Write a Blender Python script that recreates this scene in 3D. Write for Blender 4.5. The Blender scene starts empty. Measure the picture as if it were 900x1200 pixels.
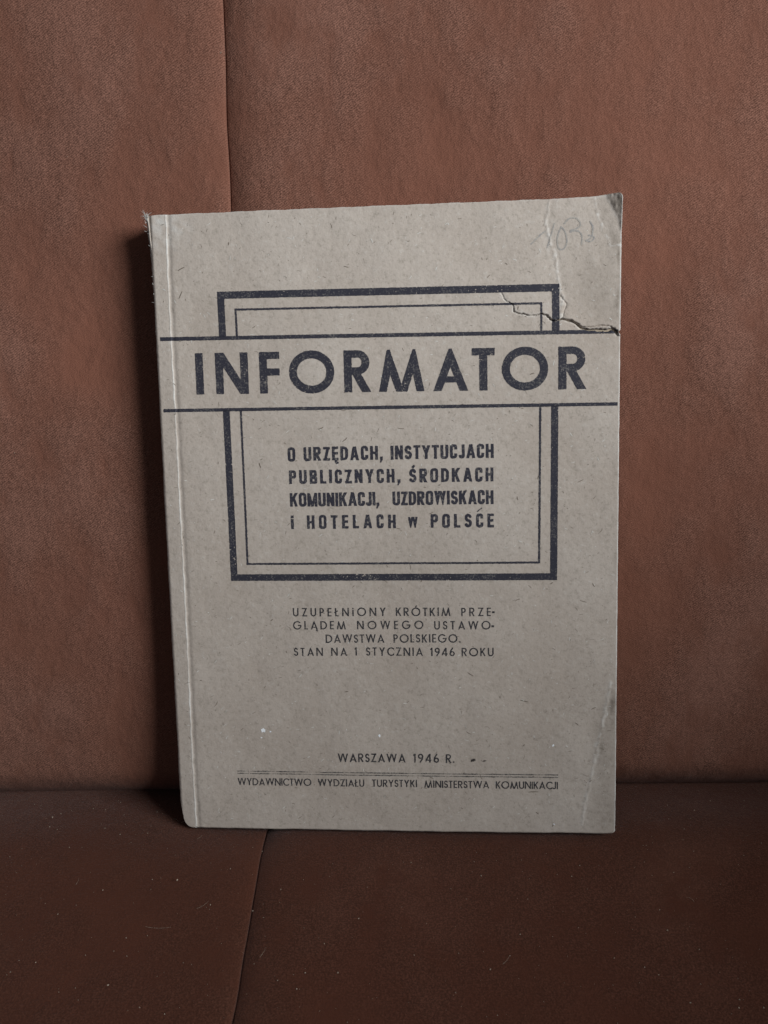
import bpy, math, random
import numpy as np
from mathutils import Matrix, Vector

S = bpy.context.scene
COL = S.collection
rng = np.random.default_rng(7)
random.seed(7)

# ------------------------------------------------------------------ camera
R = np.array([[0.99978836, -0.01775258, -0.01039622],
              [0.00376736, -0.33880722, 0.94084827],
              [-0.0202248, -0.94068832, -0.33866863]])
CAM = np.array([0.00150977, -0.23198982, 0.19782935])
cam = bpy.data.cameras.new("camera")
cam.sensor_fit = 'VERTICAL'; cam.sensor_height = 36.0; cam.lens = 30.0
cam.clip_start = 0.01; cam.clip_end = 50
cam.dof.use_dof = True; cam.dof.focus_distance = 0.283; cam.dof.aperture_fstop = 24.0
co = bpy.data.objects.new("camera", cam); COL.objects.link(co)
cx, cy, cz = R @ np.array([1, 0, 0]), R @ np.array([0, -1, 0]), R @ np.array([0, 0, -1])
m = Matrix.Identity(4)
for i in range(3):
    m[i][0], m[i][1], m[i][2], m[i][3] = cx[i], cy[i], cz[i], CAM[i]
co.matrix_world = m
S.camera = co

# ------------------------------------------------------------------ light: dim room, one window to the right
w = bpy.data.worlds.new("World"); S.world = w; w.use_nodes = True
bg = w.node_tree.nodes["Background"]
bg.inputs[0].default_value = (0.80, 0.88, 1.0, 1); bg.inputs[1].default_value = 0.125
AZ, EL, DIST = math.radians(55), math.radians(23), 1.7
ld = bpy.data.lights.new("window_light", 'AREA')
ld.shape = 'RECTANGLE'; ld.size = 0.74; ld.size_y = 0.72
ld.energy = 48.0; ld.color = (0.94, 0.98, 1.0)
lo = bpy.data.objects.new("window_light", ld); COL.objects.link(lo)
dirv = Vector((math.sin(AZ) * math.cos(EL), -math.cos(AZ) * math.cos(EL), math.sin(EL)))
lo.location = Vector((0, 0.01, 0.11)) + dirv * DIST
lo.rotation_euler = dirv.to_track_quat('Z', 'Y').to_euler()
S.view_settings.view_transform = 'Standard'; S.view_settings.look = 'None'
S.view_settings.exposure = 0.0; S.view_settings.gamma = 1.0
S.render.engine = 'CYCLES'

# ------------------------------------------------------------------ helpers
def mesh_obj(name, verts, faces, mat=None, parent=None, smooth=False):
    me = bpy.data.meshes.new(name)
    me.from_pydata([tuple(map(float, p)) for p in verts] if not isinstance(verts, np.ndarray) else verts.tolist(), [], faces)
    me.update()
    if smooth:
        me.polygons.foreach_set('use_smooth', np.ones(len(me.polygons), bool))
    o = bpy.data.objects.new(name, me); COL.objects.link(o)
    if mat: me.materials.append(mat)
    if parent: o.parent = parent
    return o

def attr(o, name, vals):
    a = o.data.attributes.new(name, 'FLOAT', 'POINT')
    a.data.foreach_set('value', np.asarray(vals, np.float32))

def empty(name, loc, label, cat):
    o = bpy.data.objects.new(name, None); COL.objects.link(o)
    o.location = loc; o['label'] = label; o['category'] = cat
    return o

class NT:
    def __init__(s, name):
        s.m = bpy.data.materials.new(name); s.m.use_nodes = True
        s.t = s.m.node_tree; s.b = s.t.nodes['Principled BSDF']
    def n(s, typ, **kw):
        x = s.t.nodes.new(typ)
        for k, v in kw.items():
            if k.startswith('i_'):
                k = k[2:]; k = int(k) if k.isdigit() else k.replace('_', ' ')
                x.inputs[k].default_value = v
            else: setattr(x, k, v)
        return x
    def l(s, a, b): s.t.links.new(a, b)
    def coord(s): return s.n('ShaderNodeTexCoord').outputs['Object']
    def mapping(s, src, scale=(1, 1, 1), rot=(0, 0, 0)):
        q = s.n('ShaderNodeMapping'); q.inputs['Scale'].default_value = scale; q.inputs['Rotation'].default_value = rot
        s.l(src, q.inputs['Vector']); return q.outputs[0]
    def noise(s, src, scale, detail=3, rough=0.55):
        q = s.n('ShaderNodeTexNoise', i_Scale=scale, i_Detail=detail, i_Roughness=rough)
        s.l(src, q.inputs['Vector']); return q.outputs['Fac']
    def ramp(s, src, pts):
        q = s.n('ShaderNodeValToRGB'); e = q.color_ramp.elements
        while len(e) < len(pts): e.new(0.5)
        for k, (p, c) in enumerate(pts):
            e[k].position = p
            e[k].color = (c, c, c, 1) if not isinstance(c, tuple) else (*c, 1)
        s.l(src, q.inputs[0]); return q.outputs[0]
    def mix(s, fac, a, b, mode='MIX'):
        q = s.n('ShaderNodeMix', data_type='RGBA', blend_type=mode)
        for sock, v in ((q.inputs[0], fac), (q.inputs[6], a), (q.inputs[7], b)):
            if isinstance(v, (int, float)): sock.default_value = v
            elif isinstance(v, tuple): sock.default_value = (*v, 1)
            else: s.l(v, sock)
        return q.outputs[2]
    def math(s, op, a, b=None):
        q = s.n('ShaderNodeMath', operation=op)
        for k, v in enumerate((a, b)):
            if v is None: continue
            if isinstance(v, (int, float)): q.inputs[k].default_value = v
            else: s.l(v, q.inputs[k])
        return q.outputs[0]
    def attr(s, name): return s.n('ShaderNodeAttribute', attribute_name=name).outputs['Fac']
    def bump(s, h, strength, dist, prev=None):
        q = s.n('ShaderNodeBump', i_Strength=strength, i_Distance=dist)
        s.l(h, q.inputs['Height'])
        if prev is not None: s.l(prev, q.inputs['Normal'])
        return q.outputs[0]

# ------------------------------------------------------------------ materials
def velvet(name, base, dark, rot, sheen, sr, stint, twill, mb):
    t = NT(name); c = t.coord()
    g = t.mapping(c, (1900, 1900, 3000), rot)           # short diagonal pile rows
    wv = t.n('ShaderNodeTexWave', wave_type='BANDS', bands_direction='Z' , i_Scale=1.0, i_Distortion=5.0, i_Detail=2.0, i_Detail_Scale=1.6)
    t.l(t.mapping(c, (430, 430, 500), rot), wv.inputs['Vector'])
    grain = t.math('ADD', t.math('MULTIPLY', t.noise(g, 1.0, 2, 0.6), 0.72), t.math('MULTIPLY', wv.outputs['Fac'], twill))
    speck = t.noise(c, 3000, 2, 0.6)
    patch = t.noise(t.mapping(c, (1, 1, 0.8)), 16, 5, 0.6)
    brush = t.noise(t.mapping(c, (70, 70, 38), (0, math.radians(-25), 0)), 1.0, 4, 0.65)
    f = t.ramp(grain, [(0.30, 0.0), (0.56, 1.0)])
    col = t.mix(f, dark, base)
    col = t.mix(t.ramp(speck, [(0.34, 0.65), (0.47, 0.0)]), col, tuple(x * 0.30 for x in base))
    col = t.mix(t.ramp(patch, [(0.34, 0.85), (0.56, 0.0)]), col, tuple(x * q for x, q in zip(base, (0.70, 0.60, 0.55))))
    col = t.mix(t.ramp(patch, [(0.50, 0.0), (0.72, 0.30)]), col, tuple(x * q for x, q in zip(base, (1.25, 1.32, 1.4))))
    col = t.mix(t.ramp(brush, [(0.30, 0.80), (0.52, 0.0)]), col, tuple(x * q for x, q in zip(base, (0.60, 0.52, 0.48))))
    t.l(col, t.b.inputs['Base Color'])
    t.b.inputs['Roughness'].default_value = 1.0
    t.b.inputs['Specular IOR Level'].default_value = 0.125
    t.b.inputs['Sheen Weight'].default_value = sheen
    t.b.inputs['Sheen Roughness'].default_value = sr
    t.b.inputs['Sheen Tint'].default_value = (*stint, 1)
    n = t.bump(patch, 0.45 * mb, 0.008)
    n = t.bump(brush, 0.45 * mb, 0.002, n)
    n = t.bump(grain, 0.55, 0.0005, n)
    n = t.bump(speck, 0.35, 0.0003, n)
    t.l(n, t.b.inputs['Normal'])
    return t.m

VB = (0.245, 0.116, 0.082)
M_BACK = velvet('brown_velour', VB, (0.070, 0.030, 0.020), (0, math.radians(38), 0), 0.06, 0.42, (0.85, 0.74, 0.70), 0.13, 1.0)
M_SEAT = velvet('brown_velour_seat_shaded', (0.122, 0.048, 0.030), (0.046, 0.017, 0.010), (math.radians(90), 0, math.radians(30)), 0.36, 0.33, (0.76, 0.64, 0.64), 0.03, 0.25)  # same velour, darkened in the colour for nap and shade on the seat

PAPER = (0.435, 0.395, 0.345)
def paper(name):
    t = NT(name); c = t.coord()
    n1 = t.noise(c, 28, 5, 0.6); n2 = t.noise(c, 620, 4, 0.75); n3 = t.noise(c, 1500, 2, 0.6)
    col = t.mix(t.ramp(n1, [(0.33, 0.0), (0.7, 1.0)]), (0.402, 0.340, 0.290), (0.468, 0.408, 0.356))
    col = t.mix(t.ramp(n2, [(0.30, 0.60), (0.47, 0.0)]), col, (0.27, 0.235, 0.195))
    col = t.mix(t.ramp(n2, [(0.56, 0.0), (0.74, 0.45)]), col, (0.55, 0.52, 0.475))
    col = t.mix(t.ramp(n3, [(0.58, 0.0), (0.76, 0.42)]), col, (0.24, 0.20, 0.16))
    wear = t.math('MULTIPLY', t.attr('wear'), t.ramp(t.noise(c, 700, 3, 0.6), [(0.3, 0.35), (0.62, 1.0)]))
    dirt_shade = t.math('MULTIPLY', t.attr('dirt_shade'), t.ramp(t.noise(c, 260, 5, 0.7), [(0.33, 0.15), (0.65, 1.0)]))
    col = t.mix(dirt_shade, col, (0.13, 0.105, 0.08))
    col = t.mix(wear, col, (0.70, 0.69, 0.66))
    t.l(col, t.b.inputs['Base Color'])
    t.b.inputs['Roughness'].default_value = 0.85
    t.b.inputs['Specular IOR Level'].default_value = 0.22
    n = t.bump(n1, 0.25, 0.004)
    n = t.bump(n2, 0.30, 0.0004, n)
    n = t.bump(n3, 0.22, 0.00015, n)
    t.l(n, t.b.inputs['Normal'])
    return t.m
M_COVER = paper('grey_pulp_cover')

def ink(name, col, fade, lo=0.42, hi=0.7):
    t = NT(name); c = t.coord()
    a = t.noise(c, 1900, 3, 0.7); b = t.noise(c, 260, 4, 0.6)
    f = t.ramp(t.math('ADD', t.math('MULTIPLY', a, 0.72), t.math('MULTIPLY', b, 0.28)), [(lo, 0.0), (hi, fade)])
    t.l(t.mix(f, col, (0.36, 0.33, 0.29)), t.b.inputs['Base Color'])
    t.b.inputs['Roughness'].default_value = 0.7
    t.b.inputs['Specular IOR Level'].default_value = 0.2
    t.l(t.bump(a, 0.3, 0.0002), t.b.inputs['Normal'])
    return t.m
M_INK = ink('worn_blue_black_ink', (0.030, 0.029, 0.040), 0.65, 0.53, 0.74)
M_INK2 = ink('thin_black_ink', (0.036, 0.034, 0.038), 0.6, 0.52, 0.78)
M_INK3 = ink('faded_ink', (0.060, 0.052, 0.050), 0.9, 0.42, 0.68)
M_PENCIL = ink('pencil_graphite', (0.235, 0.225, 0.23), 1.0, 0.36, 0.58)

def flat(name, col, rough=0.85):
    t = NT(name); c = t.coord()
    t.l(t.mix(t.noise(c, 900, 2), tuple(x * 0.75 for x in col), tuple(min(1, x * 1.2) for x in col)), t.b.inputs['Base Color'])
    t.b.inputs['Roughness'].default_value = rough; t.b.inputs['Specular IOR Level'].default_value = 0.15
    return t.m
M_PAGES = flat('yellowed_paper', (0.42, 0.34, 0.25))
M_DFIB = flat('dark_wood_fibre', (0.155, 0.125, 0.098))
M_LFIB = flat('pale_wood_fibre', (0.60, 0.575, 0.53))
M_WHITE = flat('white_paint', (0.82, 0.84, 0.88))
M_BLOT = flat('ink_blot', (0.05, 0.042, 0.04))
M_LINT = flat('pale_lint', (0.36, 0.29, 0.225))
M_FRAY = flat('frayed_paper_fibre', (0.40, 0.385, 0.36))

# ------------------------------------------------------------------ sofa
YC = 0.02617; YB = 0.0155; LEAN = math.radians(13.34)     # crease line; foot and lean of the backrest
def noise1(x, seed, amp, wl):
    r = np.random.default_rng(seed); s = np.zeros_like(x, dtype=float)
    for k in range(5):
        s += np.sin(x / wl * 6.283 * (0.6 + 0.45 * k) + r.uniform(0, 6.28)) * r.uniform(0.3, 1) / (1 + 0.5 * k)
    return s * amp / 1.6
def noise2(x, y, seed, amp, wl, n=9):
    r = np.random.default_rng(seed); s = 0
    for k in range(n):
        a = r.uniform(0, 6.283); f = 6.283 / wl * r.uniform(0.5, 1.6)
        s = s + np.sin((x * math.cos(a) + y * math.sin(a)) * f + r.uniform(0, 6.28))
    return s * amp / math.sqrt(n)

sofa = empty('sofa', (0, 0, 0), 'brown velour sofa with seamed backrest and seat, behind and under the standing paperback', 'sofa')

def sheet_solid(name, P, back_shift, mat, parent):
    """P: (n,m,3) grid -> closed cushion body with a thickness."""
    n, mm = P.shape[:2]
    F = P.reshape(-1, 3); B = (P + np.array(back_shift)).reshape(-1, 3)
    idx = np.arange(n * mm).reshape(n, mm); N = n * mm
    a, b, c, d = idx[:-1, :-1].ravel(), idx[:-1, 1:].ravel(), idx[1:, 1:].ravel(), idx[1:, :-1].ravel()
    faces = np.stack([a, b, c, d], 1).tolist() + (np.stack([a, d, c, b], 1) + N).tolist()
    ring = np.concatenate([idx[0, :-1], idx[:-1, -1], idx[-1, :0:-1], idx[:0:-1, 0]])
    r2 = np.roll(ring, -1)
    faces += np.stack([r2, ring, ring + N, r2 + N], 1).tolist()
    return mesh_obj(name, np.concatenate([F, B]), faces, mat, parent, smooth=True)

def graded(a, b, fine, coarse, focus, width):
    xs = [a]
    while xs[-1] < b:
        d = abs(xs[-1] - focus)
        xs.append(xs[-1] + fine + (coarse - fine) * min(1, d / width))
    xs[-1] = b
    return np.array(xs)

def seam_x(zz): return -0.0500 + noise1(np.asarray(zz), 3, 0.00035, 0.06)
def seam_s(yy): return -0.0437 + noise1(np.asarray(yy), 5, 0.0003, 0.05)

def seam_profile(d, depth, l):            # d: distance from the seam, >=0
    r = 0.0004
    edge = np.where(d < r, r - np.sqrt(np.maximum(r * r - (r - d) ** 2, 0)), 0)
    return depth * np.exp(-d / l) + edge

def back_panel(side):
    t = np.concatenate([[0], np.cumsum(np.linspace(0.00022, 0.0022, 70))]); t = np.concatenate([t, np.arange(t[-1] + 0.004, 0.60, 0.004)])
    s = np.concatenate([np.linspace(-0.045, -0.014, 12), np.linspace(-0.012, 0.03, 64), np.arange(0.0325, 0.42, 0.0025)])
    T, Z = np.meshgrid(t, s)
    X = seam_x(Z) + side * (T + (0.00004 if side > 0 else 0))
    dep, l = (0.0030, 0.0052) if side > 0 else (0.0013, 0.0028)
    off = seam_profile(T, dep, l)                                    # how far the cloth sinks into the seam
    off += 0.0050 * np.clip((0.060 - Z) / 0.060, 0, 1) ** 2 + 0.0085 * np.clip((0.0125 - Z) / 0.0125, 0, 1.3) ** 2.2
    off += np.where(Z < -0.001, (-0.001 - Z) * 0.5, 0)
    off += noise2(X, Z, 11, 0.0005, 0.10)
    tl = math.tan(LEAN)
    Y = YB + Z * tl + off * math.cos(LEAN)
    P = np.stack([X, Y, Z - off * math.sin(LEAN)], -1)
    if side < 0: P = P[:, ::-1]
    return sheet_solid('backrest_panel', P, (0, 0.09, -0.012), M_BACK, sofa)

def seat_z(X, Y):
    d = (Y + 0.0)
    z = noise2(X, Y, 21, 0.0003, 0.09)
    e = 0.0040                                                       # rounded rear edge that tucks under the backrest
    q = np.clip(Y - (YC + 0.014 - e), 0, e)
    z = z - (e - np.sqrt(np.maximum(e * e - q * q, 0)))
    z = z - np.where(Y > YC + 0.014, (Y - YC - 0.014) * 3.0, 0)
    z = z + 0.0037 * (np.exp(-(np.maximum(Y + 0.004, (Y + 0.004) * -0.7) / 0.026) ** 2) - 0.96)
    inb = 1 / (1 + np.exp(-(X + 0.069) / 0.0012)) * 1 / (1 + np.exp((X - 0.071) / 0.002))
    z = z - inb * 0.0042 * np.exp(-((Y - (0.0125 - 0.0627 * X)) / 0.0062) ** 2)      # pressed in behind the book's front edge
    z = z - 0.0012 * np.exp(-((X + 0.060) / 0.03) ** 2 - ((Y - 0.004) / 0.012) ** 2)
    z = z + 0.0010 * np.exp(-((X - 0.078) / 0.045) ** 2 - ((Y + 0.004) / 0.017) ** 2)
    return z - 0.0003

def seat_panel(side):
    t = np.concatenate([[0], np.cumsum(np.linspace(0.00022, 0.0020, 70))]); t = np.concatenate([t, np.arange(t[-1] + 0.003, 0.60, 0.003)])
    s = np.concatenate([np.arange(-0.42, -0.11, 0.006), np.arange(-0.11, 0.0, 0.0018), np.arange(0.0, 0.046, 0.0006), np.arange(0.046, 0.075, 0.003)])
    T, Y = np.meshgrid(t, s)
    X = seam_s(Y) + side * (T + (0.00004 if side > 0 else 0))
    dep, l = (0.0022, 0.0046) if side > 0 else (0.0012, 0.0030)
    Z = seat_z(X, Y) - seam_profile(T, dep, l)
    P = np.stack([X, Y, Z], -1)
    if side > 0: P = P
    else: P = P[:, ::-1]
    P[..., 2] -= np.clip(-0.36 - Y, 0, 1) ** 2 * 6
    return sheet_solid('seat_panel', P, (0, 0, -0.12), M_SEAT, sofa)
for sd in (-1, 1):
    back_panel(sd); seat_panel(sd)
def added_armrest():                                # padded arm out of view, added to shade the seat and lower backrest
    x0, x1, y0, y1, z0, z1, rr = 0.40, 0.56, -0.52, 0.06, -0.10, 0.258, 0.035
    prof = []
    for cxx, a0 in ((x1 - rr, 0), (x0 + rr, 90)):
        for a in np.linspace(a0, a0 + 90, 9): prof.append((cxx + rr * math.cos(math.radians(a)), z1 - rr + rr * math.sin(math.radians(a))))
    prof = [(x1, z0)] + prof + [(x0, z0)]
    ysn = [(y0, .80), (y0 + .006, .93), (y0 + .02, 1.0)] + [(q, 1.0) for q in np.linspace(y0 + .05, y1, 12)]
    vt = []; n = len(prof); cxm, czm = (x0 + x1) / 2, (z0 + z1) / 2
    for (yy, k) in ysn:
        for (px, pz) in prof: vt.append((cxm + (px - cxm) * k, yy, z0 + (pz - z0) * (.5 + .5 * k) ))
    fc = []
    for q in range(len(ysn) - 1):
        for i in range(n): fc.append((q * n + i, q * n + (i + 1) % n, q * n + n + (i + 1) % n, q * n + n + i))
    fc.append(tuple(range(n - 1, -1, -1))); fc.append(tuple((len(ysn) - 1) * n + i for i in range(n)))
    return mesh_obj('added_armrest', vt, fc, M_BACK, sofa, smooth=True)
added_armrest()

# ------------------------------------------------------------------ booklet: frame of reference (mm on the cover)
W, H, TH = 145.0, 201.46, 12.0
BL = np.array([-0.07234585, 0.00454167, 0.0])
U = np.array([0.99787384, -0.06264378, 0.01798777]); V = np.array([-0.00343891, 0.22499977, 0.97435275])
Nn = np.cross(U, V); Nn /= np.linalg.norm(Nn)
book = empty('booklet', tuple(BL + U * W * 0.0005), 'worn grey-tan paperback with bold dark title and double frame, leaning on the brown sofa', 'book')
BASE = BL + U * W * 0.0005
def w3(u, v, h):          # mm on the cover -> metres relative to the booklet's base
    return (BL - BASE) + (np.multiply.outer(u, U) + np.multiply.outer(v, V) + np.multiply.outer(h, Nn)) * 0.001

CRACK = np.array([[109.09,173.75],[110.64,171.91],[112.71,170.31],[112.97,168.77],[114.52,167.69],[116.85,167.37],[119.44,167.03],[121.0,167.5],[123.06,166.67],[124.62,165.34],[127.71,165.76],[129.77,165.19],[131.84,164.36],[133.65,162.77],[135.45,162.2],[138.02,162.13],[141.1,162.04],[142.89,162.24],[144.18,161.18]])
CRACK2 = np.array([[133.9,163.2],[136.99,163.3],[140.06,163.5],[142.63,162.7]])
CRACK3 = np.array([[127.17,172.92],[128.72,170.07],[127.96,167.8],[127.19,165.77]])
HINGE = np.array([[5.37,202],[5.06,183.63],[4.98,163.85],[5.19,141.01],[5.19,110.77],[5.33,79.73],[5.18,50.79],[5.03,27.12],[5.25,-1]])
FOLD = np.array([[123.79,201.5],[122.52,194.27],[124.06,188.45],[125.61,183.36],[126.65,176.24],[127.95,171.88],[126.94,165.78]])
CF1 = np.array([[136.95,201.5],[138.52,194.66],[140.59,189.6],[141.88,187.06],[145.5,186.95]])
CF2 = np.array([[140.23,201.5],[142.27,197.74],[143.82,194.46],[145.3,189]])
LRF = np.array([[143.21,51.02],[141.42,41.1],[139.33,31.07],[136.98,18.04],[135.11,10.14],[134.32,3.37]])

def pdist(u, v, poly):
    """distance to a polyline, parameter 0..1 along it and signed side (+ = left of travel)"""
    best = np.full(u.shape, 1e9); tt = np.zeros(u.shape); sg = np.zeros(u.shape)
    L = np.hypot(*np.diff(poly, axis=0).T); cum = np.concatenate([[0], np.cumsum(L)])
    for k in range(len(poly) - 1):
        a, b = poly[k], poly[k + 1]; e = b - a
        s = np.clip(((u - a[0]) * e[0] + (v - a[1]) * e[1]) / (e @ e), 0, 1)
        d = np.hypot(u - a[0] - s * e[0], v - a[1] - s * e[1])
        k2 = d < best
        best = np.where(k2, d, best); tt = np.where(k2, (cum[k] + s * L[k]) / cum[-1], tt)
        cr = e[0] * (v - a[1]) - e[1] * (u - a[0])
        sg = np.where(k2, np.sign(cr), sg)
    return best, tt, sg

def wob(u, v): return u + noise2(u, v, 61, 0.20, 4.0) + noise2(u, v, 62, 0.10, 1.4), v + noise2(u, v, 63, 0.20, 4.0) + noise2(u, v, 64, 0.10, 1.4)
def relief(u, v):
    u = np.asarray(u, float); v = np.asarray(v, float)
    h = noise2(u, v, 31, 0.10, 60) + noise2(u, v, 32, 0.035, 18)
    h = h + 0.5 * np.sin(np.clip(u / W, 0, 1) * math.pi) * 0.6
    hx = np.interp(v, HINGE[::-1, 1], HINGE[::-1, 0]) + 0.10 * np.sin(v * 0.9) * np.sin(v * 0.23)
    d = u - hx
    h = h + np.where(d < 0, 0.030 * d, 0) - 0.22 * np.exp(-((d - 0.7) / 0.8) ** 2) + 0.12 * np.exp(-(d / 0.22) ** 2)
    h = h - np.where(u < 1.0, np.minimum(1.0 - u, 1.1) ** 2 * 0.45, 0)
    m = (u > 100) & (v > 150)
    if m.any():
        uu, vv = wob(u[m], v[m]); g = np.zeros(uu.shape)
        d, t, s = pdist(uu, vv, CRACK)
        k = np.clip(0.25 + 1.1 * t, 0, 1.0)
        wd = 0.16 + 0.20 * np.clip((t - 0.35) * 2.2, 0, 1)
        g -= 1.3 * k * np.exp(-(d / wd) ** 2)
        lip = np.exp(-d / 3.2) * k * np.clip(t * 8, 0, 1)
        g += np.where(s > 0, 0.42 * lip, -0.06 * lip)
        d, t, s = pdist(uu, vv, CRACK2); g -= 0.5 * np.exp(-(d / 0.16) ** 2)
        d, t, s = pdist(uu, vv, CRACK3); g -= 0.28 * np.exp(-(d / 0.16) ** 2)
        d, t, s = pdist(uu, vv, FOLD); g += 0.055 * np.exp(-(d / 0.34) ** 2) - 0.04 * np.exp(-((d - 0.9) / 0.7) ** 2)
        g += np.where(s > 0, 0.020 * np.minimum(d, 20), 0) * np.clip((vv - 166) / 8, 0, 1)
        d, t, s = pdist(uu, vv, CF1); g += 0.045 * np.exp(-(d / 0.25) ** 2) + np.where(s > 0, 0.05 * d, 0)
        d, t, s = pdist(uu, vv, CF2); g += 0.05 * np.exp(-(d / 0.22) ** 2) + np.where(s > 0, 0.38 * d, 0)
        h = h.copy(); h[m] += g
    m = (u > 128) & (v < 60)
    if m.any():
        uu, vv = wob(u[m], v[m])
        d, t, s = pdist(uu, vv, LRF)
        g = 0.10 * np.exp(-(d / 0.45) ** 2) + np.where(s > 0, 0.035 * d, 0) * np.sin(np.clip(t, 0, 1) * math.pi)
        h = h.copy(); h[m] += g
    return h

def axis(segs):
    out = []
    for a, b, st in segs: out.append(np.arange(a, b - 1e-6, st))
    return np.concatenate(out + [[segs[-1][1]]])
us = axis([(0, 7.4, 0.16), (7.4, 105, 0.5), (105, W, 0.2)])
vs = axis([(0, 60, 0.45), (60, 155, 0.5), (155, 178, 0.16), (178, H, 0.3)])
Ug, Vg = np.meshgrid(us, vs)
# outline of the worn cover
def inset_left(v):
    r = 2.4; e = 1.6 * np.clip((11 - v) / 11, 0, 1) ** 1.6 + np.where(v < r * 1.3, r * (1 - np.sqrt(np.clip(1 - (1 - np.clip(v / (r * 1.3), 0, 1)) ** 2, 0, 1))), 0)
    e = e - 1.3 * np.clip((v - 181) / 20, 0, 1) ** 1.5
    return e + noise1(v, 41, 0.12, 14) + noise1(v, 42, 0.07, 3)
def inset_right(v):
    r = 1.3; a = np.clip((v - (H - r)) / r, 0, 1); e = r * (1 - np.sqrt(1 - a ** 2 * 0.97))
    a = np.clip((1.2 - v) / 1.2, 0, 1); e = e + 1.2 * (1 - np.sqrt(1 - a ** 2 * 0.97))
    return e + noise1(v, 43, 0.06, 9) + 0.5 * np.exp(-((v - 161.4) / 0.5) ** 2)
def inset_top(u): return -0.7 * np.clip((u - 128) / 15, 0, 1) ** 2 + noise1(u, 44, 0.10, 12) + noise1(u, 46, 0.06, 2.5) + 0.10
def inset_bot(u): return noise1(u, 45, 0.08, 16) + 0.05
Uw = Ug + inset_left(Vg) * np.clip(1 - Ug / 10, 0, 1) - inset_right(Vg) * np.clip(1 - (W - Ug) / 4, 0, 1)
Vw = Vg + inset_bot(Ug) * np.clip(1 - Vg / 4, 0, 1) - inset_top(Ug) * np.clip(1 - (H - Vg) / 4, 0, 1)
Hg = relief(Uw, Vw)
Hn = relief(Ug, Vg)
def surf_h(u, v):
    i = np.clip(np.searchsorted(us, u) - 1, 0, len(us) - 2); j = np.clip(np.searchsorted(vs, v) - 1, 0, len(vs) - 2)
    a = np.clip((u - us[i]) / (us[i + 1] - us[i]), 0, 1); b = np.clip((v - vs[j]) / (vs[j + 1] - vs[j]), 0, 1)
    return Hn[j, i] * (1 - a) * (1 - b) + Hn[j, i + 1] * a * (1 - b) + Hn[j + 1, i] * (1 - a) * b + Hn[j + 1, i + 1] * a * b

nv, nu = Ug.shape
top = w3(Uw.ravel(), Vw.ravel(), Hg.ravel()); bot = w3(Uw.ravel(), Vw.ravel(), np.full(nu * nv, -0.0) + np.minimum(Hg.ravel() - 0.35, -0.1))
idx = np.arange(nu * nv).reshape(nv, nu); NV = nu * nv
a, b, c, d = idx[:-1, :-1].ravel(), idx[:-1, 1:].ravel(), idx[1:, 1:].ravel(), idx[1:, :-1].ravel()
faces = np.stack([a, b, c, d], 1).tolist()
ring = np.concatenate([idx[0, :-1], idx[:-1, -1], idx[-1, :0:-1], idx[:0:-1, 0]]); r2 = np.roll(ring, -1)
faces += np.stack([r2, ring, ring + NV, r2 + NV], 1).tolist()
faces += (np.stack([a, d, c, b], 1) + NV).tolist()
cover = mesh_obj('front_cover', np.concatenate([top, bot]), faces, M_COVER, book, smooth=True)
# wear (paper scuffed pale) and dirt (handling grime, plus painted shade of bent corner and cracks), by place on the cover
uu, vv = Uw.ravel(), Vw.ravel()
wear = np.zeros(NV); dirt_shade = np.zeros(NV)
hx = np.interp(vv, HINGE[::-1, 1], HINGE[::-1, 0]) + 0.10 * np.sin(vv * 0.9) * np.sin(vv * 0.23)
wear += 0.85 * np.exp(-((uu - hx) / (0.20 + 0.07 * np.sin(vv * 0.31))) ** 2) * (0.75 + 0.25 * np.sin(vv * 0.17 + 1))
wear += 0.55 * np.exp(-(np.hypot((uu - 5) / 7, (vv - 198) / 6)) ** 2) * np.clip(0.5 + noise2(uu, vv, 66, 0.5, 4.0), 0, 1)
uu0, vv0 = uu, vv
uu, vv = wob(uu, vv)
patchy = np.clip(0.5 + noise2(uu, vv, 65, 0.45, 2.2), 0, 1)
def dd(poly): return pdist(uu, vv, poly)[0]
d, t, s = pdist(uu, vv, FOLD); wear += 0.46 * np.exp(-(d / (0.30 + 0.5 * patchy)) ** 2) * patchy * np.clip(0.4 + t, 0, 1) + 0.22 * np.exp(-(np.hypot((uu - 124) / 2.6, (vv - 190) / 5)) ** 2) * patchy
dirt_shade += np.where(s > 0, 0.0, 0.0)
d, t, s = pdist(uu, vv, CF1); wear += 0.55 * np.exp(-(d / 0.3) ** 2) * patchy
dirt_shade += np.where((s > 0) & (uu > 130) & (vv > 180), 0.26 * (1 - np.exp(-d / 1.2)), 0)  # grime plus the bent corner's shade, put into the colour
d, t, s = pdist(uu, vv, CF2); wear += 0.45 * np.exp(-(d / 0.22) ** 2) * patchy
dirt_shade += np.where((s > 0) & (uu > 130) & (vv > 180), 0.02 + 0.27 * np.clip(d, 0, 2.2), 0)  # more grime and painted shade toward the corner tip
d, t, s = pdist(uu, vv, LRF); wear += 0.45 * np.exp(-(d / 0.7) ** 2) * patchy
d, t, s = pdist(uu, vv, CRACK); wear += 0.30 * np.exp(-(d / 0.55) ** 2); dirt_shade += 1.3 * np.exp(-(d / 0.20) ** 2) * np.clip(0.3 + t * 1.3, 0, 1)  # pale scuff, and the torn gap's shadow put into the colour
dirt_shade += 0.55 * np.exp(-(dd(CRACK3) / 0.15) ** 2) + 0.6 * np.exp(-(dd(CRACK2) / 0.15) ** 2)  # side cracks get the same painted gap shadow
uu, vv = uu0, vv0
edge = W - uu
wear += 0.7 * np.exp(-(edge / 0.28) ** 2) + 0.25 * np.exp(-((H - vv) / 0.3) ** 2)
def blob(u0, v0, su, sv, k): return k * np.exp(-((uu - u0) / su) ** 2 - ((vv - v0) / sv) ** 2)
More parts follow.
